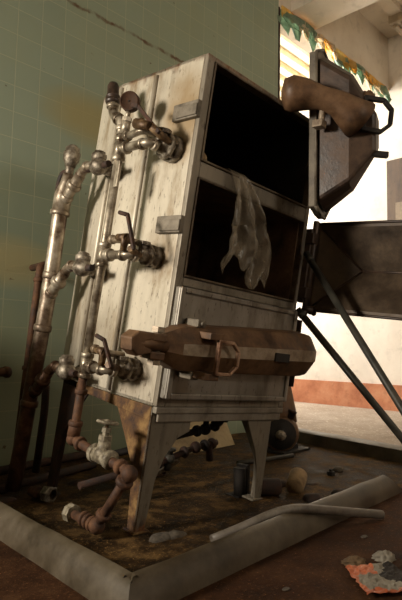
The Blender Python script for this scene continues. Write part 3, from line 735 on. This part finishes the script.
lv = MB(); lv.bar((-0.150, 0.155, 1.072), (-0.120, 0.045, 0.965), 0.012, 0.013); lv.bar((-0.150, 0.19, 1.082), (-0.150, 0.150, 1.070), .015, .014)
part(lv, 'cock_lever', M['rustdark'], v1[1])
cb = MB(); cb.sweep([(-0.150, 0.150, 1.005), (-0.140, 0.075, 0.985)], [.020, .018], 10)
cb.lathe((-.146, .118, .995), (0, .5, 1), [(0, .017), (.024, .013)], 6, smooth=False); cb.sweep([(-0.14, .07, .985), (-0.06, .055, .95)], .015, 10)
part(cb, 'lever_cock', M['brass'], v1[1])
db = MB(); db.box((-0.150, 0.215, 0.775), (-0.140, 0.238, 0.875)); part(db, 'tag_plate', M['pipe'], riser, bevel=.002)
for (zb_, yv, zl), vv in (((0.580, .100, .675), v2[1]), ((0.165, .125, .222), v3[1])):
    b2 = MB(); b2.tube([(RX + .01, RY - .005, zb_), (RX + .01, yv + .03, zb_ - .004), (-.05, yv + .02, zb_ - .006)], .0125, .03); coll(b2, (RX + .01, RY - .03, zb_), (0, 1, 0), .018)
    part(b2, 'bypass_pipe', M['pipemix'])
    l2 = MB(); l2.bar((-.155, yv + .008, zl - .012), (-.150, yv - .055, zb_ - .045), .010, .012, up=(1, 0, 0)); l2.sweep([(-.155, yv + .006, zl - .015), (-.157, yv + .056, zl - .004)], .008, 10)
    part(l2, 'cock_lever', M['rustdark'], vv)
    c2 = MB(); c2.sweep([(-.145, yv + .06, zb_ + .002), (-.145, yv + .0, zb_ - .002)], [.013, .018], 10); c2.lathe((-.148, yv + .01, zb_ - .05), (0, 0, 1), [(0, .012), (.045, .015), (.060, .012)], 10)
    c2.sweep([(-.148, yv - .03, zb_ - .04), (-.09, yv - .01, zb_ - .055)], .013, 10); part(c2, 'lever_cock', M['brass'], vv)

# thick return riser behind, with check valves into the cabinet's back edge
BX = -0.100
tb = MB()
tb.sweep([(BX, 0.690, 0.76), (BX, 0.690, 0.70), (BX, 0.676, 0.33), (BX, 0.700, -0.30), (BX, 0.712, -0.505)], 0.033, 18)
tb.sweep([(BX, 0.668, 0.885), (BX, 0.676, 0.845), (BX, 0.686, 0.79), (BX, 0.690, 0.72)], [.024, .027, .040, .038], 18)
coll(tb, (BX, .691, .710), (0, 0, -1), .043, .022)
coll(tb, (BX, .676, .43), (0, .0, -1), .039, .03); coll(tb, (BX, .680, .20), (0, .03, -1), .039, .03); coll(tb, (BX, .690, -.13), (0, .03, -1), .039, .03)
br = part(tb, 'return_riser', M['riser'])
cp = MB(); cp.sweep([(BX, .669, .87), (BX, .668, .93)], .019, 14); cp.lathe((BX, .669, .915), (0, 0, 1), [(0, .022), (.02, .028), (.03, .035), (.065, .038), (.07, .032), (.085, .032), (.09, .026), (.10, .014)], 16)
part(cp, 'vacuum_breaker', M['valve'])
for z in (0.905, 0.483, 0.062):
    y0 = 0.685; yy = 0.440
    ck = MB()
    ck.sweep([(BX, y0 + .005, z - .165), (BX, y0 - .115, z - .035)], .023, 14); coll(ck, (BX, y0 - .030, z - .127), (0, -1, 1.1), .029, .022); coll(ck, (BX, y0 - .075, z - .078), (0, -1, 1.1), .033, .026)
    ck.tube([(BX, y0 - .085, z - .068), (BX, y0 - .135, z - .008), (BX, yy, z - .005)], .020, .04); coll(ck, (BX, y0 - .160, z - .006), (0, 1, 0), .025)
    part(ck, 'return_branch', M['riser'])
    cv = MB()
    cv.ball((BX, yy, z - .012), .038, sc=(1, 1.2, .95)); cv.lathe((BX, yy + .005, z), (0, 0, 1), [(0, .028), (.025, .032), (.038, .032), (.043, .024), (.05, .024), (.054, .012)], 8)
    cv.sweep([(BX, yy, z - .015), (0.02, yy - .01, z - .015)], [.022, .024], 14); coll(cv, (-.03, yy - .005, z - .015), (1, 0, 0), .034, .03)
    cvo = part(cv, 'check_valve', M['valve'])
    for ya, yb in ((.03, .115), (-.035, -.08)):
        st2 = MB(); st2.sweep([(BX, yy + ya, z - .012), (BX - .004, yy + yb, z - .02 if ya > 0 else z - .01)], [.014, .013], 10); part(st2, 'valve_stub', M['rustdark'], cvo)
dk = MB(); dk.tube([(-0.09, .69, .90), (-0.09, .745, .90), (-0.09, .762, .86), (-0.09, .706, -.335)], .013, .03); part(dk, 'drain_pipe', M['rustdark'])

# --- pipes and cocks under the machine
up = MB(); up.tube([(0.02, .22, -.235), (0.306, .20, -.172), (0.50, .20, -.140), (0.60, .20, -.118), (0.61, .20, -.02)], .014, .03); up.ball((.50, .20, -.142), .026); coll(up, (.45, .20, -.148), (1, 0, .16), .025); coll(up, (.56, .20, -.128), (1, 0, .2), .025); up.lathe((.50, .20, -.135), (0, 0, 1), [(0, .014), (.035, .012), (.035, .022), (.045, .022)], 8)
coll(up, (.61, .20, -.10), (0, 0, 1), .024)
part(up, 'drain_line', M['black'])
up = MB(); up.tube([(-0.02, .34, -.385), (0.40, .34, -.318), (0.60, .34, -.262), (0.74, .34, -.245)], .0145, .05)
for xx, zz in ((.38, -.322), (.53, -.282), (.66, -.255), (.71, -.249)): coll(up, (xx, .34, zz), (1, 0, .22), .027)
up.ball((.60, .34, -.263), .028); up.sweep([(.69, .34, -.25), (.70, .33, -.33)], .018, 10)
part(up, 'drain_line', M['rustdark'])
up = MB(); up.ball((.44, .34, -.308), .026); up.lathe((.44, .34, -.30), (0, 0, 1), [(0, .016), (.03, .013), (.03, .026), (.042, .026)], 8); up.sweep([(.44, .34, -.31), (.44, .345, -.36)], .015, 10)
part(up, 'drain_cock', M['pole'])

# ------------------------------------------------------------------ plastic sheet hung over the shelf rail
def L2W(x, y, z): return P0 + RM @ Vector((x, y, z))
ps = MB(); nu, nv = 22, 36; g = []
for j in range(nv + 1):
    s_ = j / nv
    for i in range(nu + 1):
        u = i / nu
        if s_ < 0.14:          # tail lying on the shelf behind the rail
            q = s_ / 0.14; y = 0.10 * (1 - q) - 0.034 * q; z = 0.918 + 0.002 * q; t_ = 0
        else:
            q = (s_ - 0.14) / 0.86; t_ = q
            y = -0.046 - 0.010 * math.sin(q * 3); z = 0.916 - q * (0.372 + 0.045 * u - 0.05 * max(0, math.sin(u * 7 - 1)) * q + 0.03 * math.sin(u * 19) * q)
        xl = 0.172 + 0.045 * t_ - (0.05 * max(0, t_ - .82) / .18); xr = 0.278 + 0.165 * min(1, t_ * 1.55) ** 0.8 - 0.015 * max(0, t_ - .8)
        x = xl + (xr - xl) * u + 0.008 * math.sin(q * 6 + u * 4)
        k_ = min(1, t_ * 4)
        y -= (0.016 * math.sin(u * 13 + t_ * 2.2) + 0.010 * math.sin(u * 26 + 1.3 + t_ * 5)) * k_ + 0.014 * k_
        y -= 0.014 * noise.noise(Vector((u * 6, t_ * 10, 1))) * k_
        g.append(L2W(x, y, z))
fs = [(j*(nu+1)+i, j*(nu+1)+i+1, (j+1)*(nu+1)+i+1, (j+1)*(nu+1)+i) for j in range(nv) for i in range(nu)]
o = ps.add(g, fs, True).build('plastic_sheet', M['plastic'], loc=L2W(.25, -.03, .91))
tag(o, 'crumpled clear plastic sheet draped over the rail between the two open compartments', 'plastic sheet')
sb = MB(); sb.ball((0, 0, 0), .026, sc=(1.2, .8, .7)); sb.ball((.02, .0, -.006), .018); sb.v = [L2W(.075, .03, .942) + RM @ v for v in sb.v]
tag(sb.build('crumpled_wad', M['cork'], rough=.006, loc=L2W(.075, .03, .912)), 'small brown crumpled wad at the left corner of the top compartment', 'litter')

# ------------------------------------------------------------------ leaning rods right of the machine
def rod(p, q, r, label):
    m = MB(); m.sweep([p, q], r, 12); coll(m, Vector(p) + (Vector(q) - Vector(p)) * .03, Vector(q) - Vector(p), r * 1.15, .02)
    return tag(m.build('steel_rod', M['pole'], loc=q), label, 'steel rod')
rod(L2W(.722, -.050, .700), (1.80, 0.50, 0.014), .0145, 'dark steel rod leaning past the middle door, the upper of the slanting pair')
rod(L2W(.715, -.050, .445), (2.294, 0.765, 0.014), .0155, 'dark steel rod leaning from beside the closed lower door, the lower of the slanting pair')

# ------------------------------------------------------------------ things on the floor
def fpipe(name, pts, r, mat, label, cat='pipe', group=None, collars=(), fillet=.06):
    m = MB(); m.tube(pts, r, fillet, 12)
    for i, t_ in collars:
        a, b = Vector(pts[i]), Vector(pts[i+1]); coll(m, a + (b - a) * t_, b - a, r * 1.3, r * 1.2)
    return tag(m.build(name, mat, loc=pts[0]), label, cat, group)
fpipe('rusty_pipe', [(1.348, 2.60, 0.012), (1.44, 2.60, 1.08), (1.50, 2.64, 1.10), (1.52, 2.83, 1.10)], .019, M['rust'], 'thin rusty upright pipe bending into the tiled wall at far left', collars=((0, .5), (0, .93)))
fpipe('rusty_pipe', [(1.0, 2.62, .03), (1.98, 2.79, .03)], .022, M['rustdark'], 'dark rusty pipe lying against the wall side of the bay, longest of the loose pipes', collars=((0, .4),))
fpipe('rusty_pipe', [(0.99, 2.31, .024), (1.78, 2.53, .024)], .020, M['rustdark'], 'dark loose pipe on the dirt in front of the long rusty one', collars=((0, .6),))
fpipe('rusty_pipe', [(1.46, 2.58, .02), (1.46, 2.52, .34), (1.46, 2.52, .46)], .020, M['rustdark'], 'short dark bent pipe standing behind the machine near the thick riser')
fpipe('wall_pipe_end', [(1.22, 2.70, .52), (1.365, 2.715, .52), (1.38, 2.86, .52)], .022, M['rust'], 'short rusty pipe elbow poking out of the tiles at the left edge', collars=((0, .85), (1, .5)))
tn = empty('pipe_stub', (1.24, 2.12, 0.0), 'rusty pipe stub ending in a pale hexagonal nut, lying beside the left curb', 'pipe')
q = MB(); q.tube([(1.250, 2.115, .036), (1.225, 2.20, .036)], .020, .05); coll(q, (1.235, 2.165, .036), (-.3, 1, 0), .027, .03); o = q.build('pipe', M['rust'], tn); o.matrix_parent_inverse = Matrix.Translation(tn.location).inverted()
q = MB(); q.lathe((1.250, 2.125, .036), (.3, -1, 0), [(0, .034), (.04, .036), (.045, .030), (.045, .022), (.02, .020)], 6, smooth=False); o = q.build('hex_nut', M['valve'], tn); o.matrix_parent_inverse = Matrix.Translation(tn.location).inverted()
fpipe('grey_hose', [(1.40, 1.295, .018), (1.50, 1.262, .040), (1.655, 1.170, .1035), (2.11, 1.035, .019)], .0165, M['hose'], 'grey hose length lying across the front curb', 'hose', fillet=.09)
# drum shaped pump end standing behind the right leg
pm = empty('blower', (3.02, 2.18, 0), 'dark drum shaped blower with pale hub, standing behind the right front leg', 'blower')
def child(mb, name, mat, par, **kw):
    o = mb.build(name, mat, par, **kw); o.matrix_parent_inverse = Matrix.Translation(par.location).inverted(); return o
pmc = Vector((2.93, 2.12, .128)); pa = Vector((-.80, -.58, 0)).normalized()
q = MB(); q.lathe(pmc, -pa, [(-.015, .075), (-.015, .100), (0, .112), (.02, .116), (.20, .116), (.225, .09), (.225, .04)], 28); drum = child(q, 'drum', M['cast'], pm)
q = MB(); q.lathe(pmc + pa * .012, pa, [(0, .098), (.010, .098), (.010, .045), (.02, .035), (.03, .022), (.055, .020)], 22); child(q, 'hub', M['black'], pm)
q = MB(); q.lathe(pmc + pa * .065, pa, [(0, .024), (.012, .034), (.03, .030), (.034, .010)], 10); child(q, 'hub_cap', M['valve'], pm)
q = MB(); q.box((2.88, 2.06, .006), (3.18, 2.30, .022)); q.box((2.94, 2.10, .022), (3.10, 2.24, .05)); child(q, 'foot_plate', M['black'], pm, bevel=.004)
q = MB(); q.lathe(pmc - pa * .09 + Vector((0, 0, .07)), (0.02, 0.02, 1), [(0, .105), (.08, .098), (.26, .060), (.36, .048)], 20); child(q, 'outlet_cone', M['cast'], pm)
q = MB(); q.lathe(pmc - pa * .02 + Vector((.03, -.05, .10)), (.2, -.3, 1), [(0, .024), (.04, .024), (.04, .029), (.052, .029)], 12); child(q, 'filler_neck', M['rustdark'], pm)
# offcuts
q = MB(); q.lathe((2.05, 1.555, .040), (.85, -.52, 0), [(-.055, .036), (-.05, .038), (.05, .038), (.055, .036), (.055, .022), (.02, .02)], 16)
tag(q.build('pipe_offcut', M['rustdark'], loc=(2.05, 1.555, 0)), 'short dark rusty cylinder lying by the right front leg', 'pipe offcut')
q = MB(); q.lathe((2.20, 1.50, .052), (.70, .30, .28), [(-.055, .038), (-.05, .042), (.05, .043), (.056, .038), (.056, .03), (.03, .028)], 16)
tag(q.build('pipe_offcut', M['cork'], loc=(2.20, 1.50, 0)), 'pale tan short cylinder tilted against the dark one', 'pipe offcut')
q = MB(); q.sweep([(1.93, 1.62, .0), (1.935, 1.625, .13)], [.028, .030], 10); q.box((1.955, 1.60, 0), (1.975, 1.66, .14)); q.box((1.90, 1.60, .0), (2.0, 1.68, .012))
tag(q.build('iron_stub', M['black'], loc=(1.94, 1.62, 0)), 'dark iron stub standing upright on the dirt left of the right front leg', 'iron stub')
q = MB(); q.lathe((2.62, 1.57, .006), (0, 0, 1), [(0, .022), (.02, .022), (.02, .012), (.032, .010)], 6, smooth=False)
tag(q.build('loose_nut', M['black'], loc=(2.62, 1.57, 0)), 'small dark nut on the open dirt to the right of the offcuts', 'nut')
# board leaning behind the machine, under it
q = MB(); q.prism([(2.28, 2.46, .01), (2.92, 2.50, .01), (2.98, 2.70, .26), (2.42, 2.66, .22)], (0.0, .012, .0))
tag(q.build('loose_board', M['plywood'], loc=(2.6, 2.5, 0)), 'yellowed board leaning on the floor beneath the machine', 'board')
fpipe('grey_tube', [(2.42, 2.05, .02), (2.86, 1.98, .02)], .014, M['pole'], 'thin dark tube lying on the dirt beyond the right front leg')
# curved pale strip leaning by the left leg
q = MB(); pts = [(1.62 + .16 * t_ * .1, 2.02 - .06 * t_ * .1 , .012 + .0) for t_ in range(2)]
arc = [(1.60 + .030 * k, 2.10 - .016 * k, .012 + .11 * (k / 9) ** 1.7) for k in range(10)]
q.sweep(arc, .016, 8, sx=.35, sy=1.4)
tag(q.build('metal_strip', M['valve'], loc=arc[0]), 'pale curved metal strip on the dirt behind the drain loop', 'metal strip')
# concrete pad and rubble at the bent front leg
q = MB(); q.ball((1.30, 1.44, .006), .045, sc=(1.3, .8, .4)); q.ball((1.36, 1.425, .006), .035, sc=(1.3, .8, .5)); o = q.build('concrete_lump', M['concrete'], rough=.016, loc=(1.33, 1.44, 0))
tag(o, 'crumbled grey concrete lump on the dirt in front of the left leg foot', 'concrete lump')
k = 0
for k, (X, Y, s, lab) in enumerate([(2.42, 1.66, .030, 'dark flat rubble chip at the far side of the offcuts'), (2.30, 1.33, .035, 'brown rubble lump inside the front curb near its broken end'),
                     (2.75, 1.60, .028, 'pale rubble chip on the open dirt near the right curb'), (1.70, 1.36, .022, 'small rubble chip beside the hose'), (2.12, 1.36, .04, 'dark rubble lump between hose and offcuts')]):
    q = MB(); q.ball((X, Y, s * .35), s, sc=(1.3, 1, .55), seg=8)
    tag(q.build('rubble_chip', M['concrete' if k == 2 else 'rustdark'], rough=s * .35, loc=(X, Y, 0)), lab, 'rubble', 'rubble in the bay')

for k, (X, Y, s_, lab) in enumerate([(1.12, 2.22, .040, 'dark scrap lying left of the pipe stub with the nut'), (1.52, 2.30, .035, 'dark scrap behind the drain loop'), (2.24, 1.62, .05, 'flat dark scrap beside the right front leg foot'),
                     (2.36, 1.52, .03, 'small dark scrap right of the tan offcut'), (1.86, 0.98, .012, 'tiny pebble on the red floor outside the curb near the hose end'), (1.30, 0.92, .010, 'tiny pebble on the red floor by the curb corner')]):
    q = MB(); q.ball((X, Y, s_ * .2), s_, sc=(1.4, .9, .35), seg=9)
    tag(q.build('scrap_bit', M['rustdark' if k < 4 else 'concrete'], rough=s_ * .3, loc=(X, Y, 0)), lab, 'scrap')

# litter at the lower right
def patch(name, outline_fn, n, mats, matfn, hfn, label, cat):
    m = MB(); g = {}; 
    for j in range(n + 1):
        for i in range(n + 1):
            u, v = i / n, j / n; p = outline_fn(u, v); g[i, j] = (p[0], p[1], hfn(u, v))
    for j in range(n):
        for i in range(n):
            m.add([g[i, j], g[i+1, j], g[i+1, j+1], g[i, j+1]], [(0, 1, 2, 3)], False, matfn((i + .5) / n, (j + .5) / n))
    o = m.build(name, mats, loc=outline_fn(.5, .5) + (0,))
    bm = bmesh.new(); bm.from_mesh(o.data); bmesh.ops.remove_doubles(bm, verts=bm.verts, dist=1e-5); bm.to_mesh(o.data); bm.free()
    sd = o.modifiers.new('thick', 'SOLIDIFY'); sd.thickness = .003
    return tag(o, label, cat)
def bil(a, b, c, d):
    def f(u, v):
        x = a[0]*(1-u)*(1-v) + b[0]*u*(1-v) + c[0]*u*v + d[0]*(1-u)*v; y = a[1]*(1-u)*(1-v) + b[1]*u*(1-v) + c[1]*u*v + d[1]*(1-u)*v
        j = noise.noise(Vector((u * 6, v * 6, 4))) * .012
        return (x + j, y - j)
    return f
ff = bil((1.410, .735), (1.57, .63), (1.66, .785), (1.525, .865))
patch('torn_wrapper', ff, 22, [M['orange'], M['greypaper'], M['black']],
      lambda u, v: 2 if (u > .62 + .1 * math.sin(v * 9) and .30 < v < .95) else (0 if (v < .10 + .04 * math.sin(u * 11) or (v > .66 and u < .50) or u < .05) else 1),
      lambda u, v: .012 + .012 * abs(noise.noise(Vector((u * 5, v * 5, 0)))) +   .012 * max(0, v - .6) + .004 * noise.noise(Vector((u * 16, v * 16, 2))),
      'torn orange and grey paper wrapper lying flat at the lower right', 'wrapper')
def lump(name, c_, s, mat, label, cat, amp, fold=0):
    bm = bmesh.new(); bmesh.ops.create_icosphere(bm, subdivisions=4, radius=1)
    for v in bm.verts:
        d_ = 1 + amp * noise.noise(v.co * 2.3 + Vector(c_)) + amp * .6 * abs(noise.noise(v.co * 6))
        if fold: d_ += .10 * math.sin(v.co.x * 14 + 3 * noise.noise(v.co * 2))
        v.co = Vector((v.co.x * s[0] * d_, v.co.y * s[1] * d_, max(v.co.z * d_, -.25) * s[2] + s[2] * .25))
    me = bpy.data.meshes.new(name); bm.to_mesh(me); bm.free(); me.materials.append(mat)
    o = bpy.data.objects.new(name, me); C.objects.link(o); o.location = c_; o.rotation_euler = (0, 0, -.7)
    for p in me.polygons: p.use_smooth = True
    return tag(o, label, cat)
lump('rag', (1.605, .880, 0), (.034, .022, .018), M['ragbrown'], 'dirty brown rag lump lying behind the torn wrapper', 'rag', .35)
lump('crumpled_paper', (1.715, .835, 0), (.034, .022, .020), M['greypaper'], 'crumpled grey paper lump at the right end of the torn wrapper', 'paper', .25, 1)
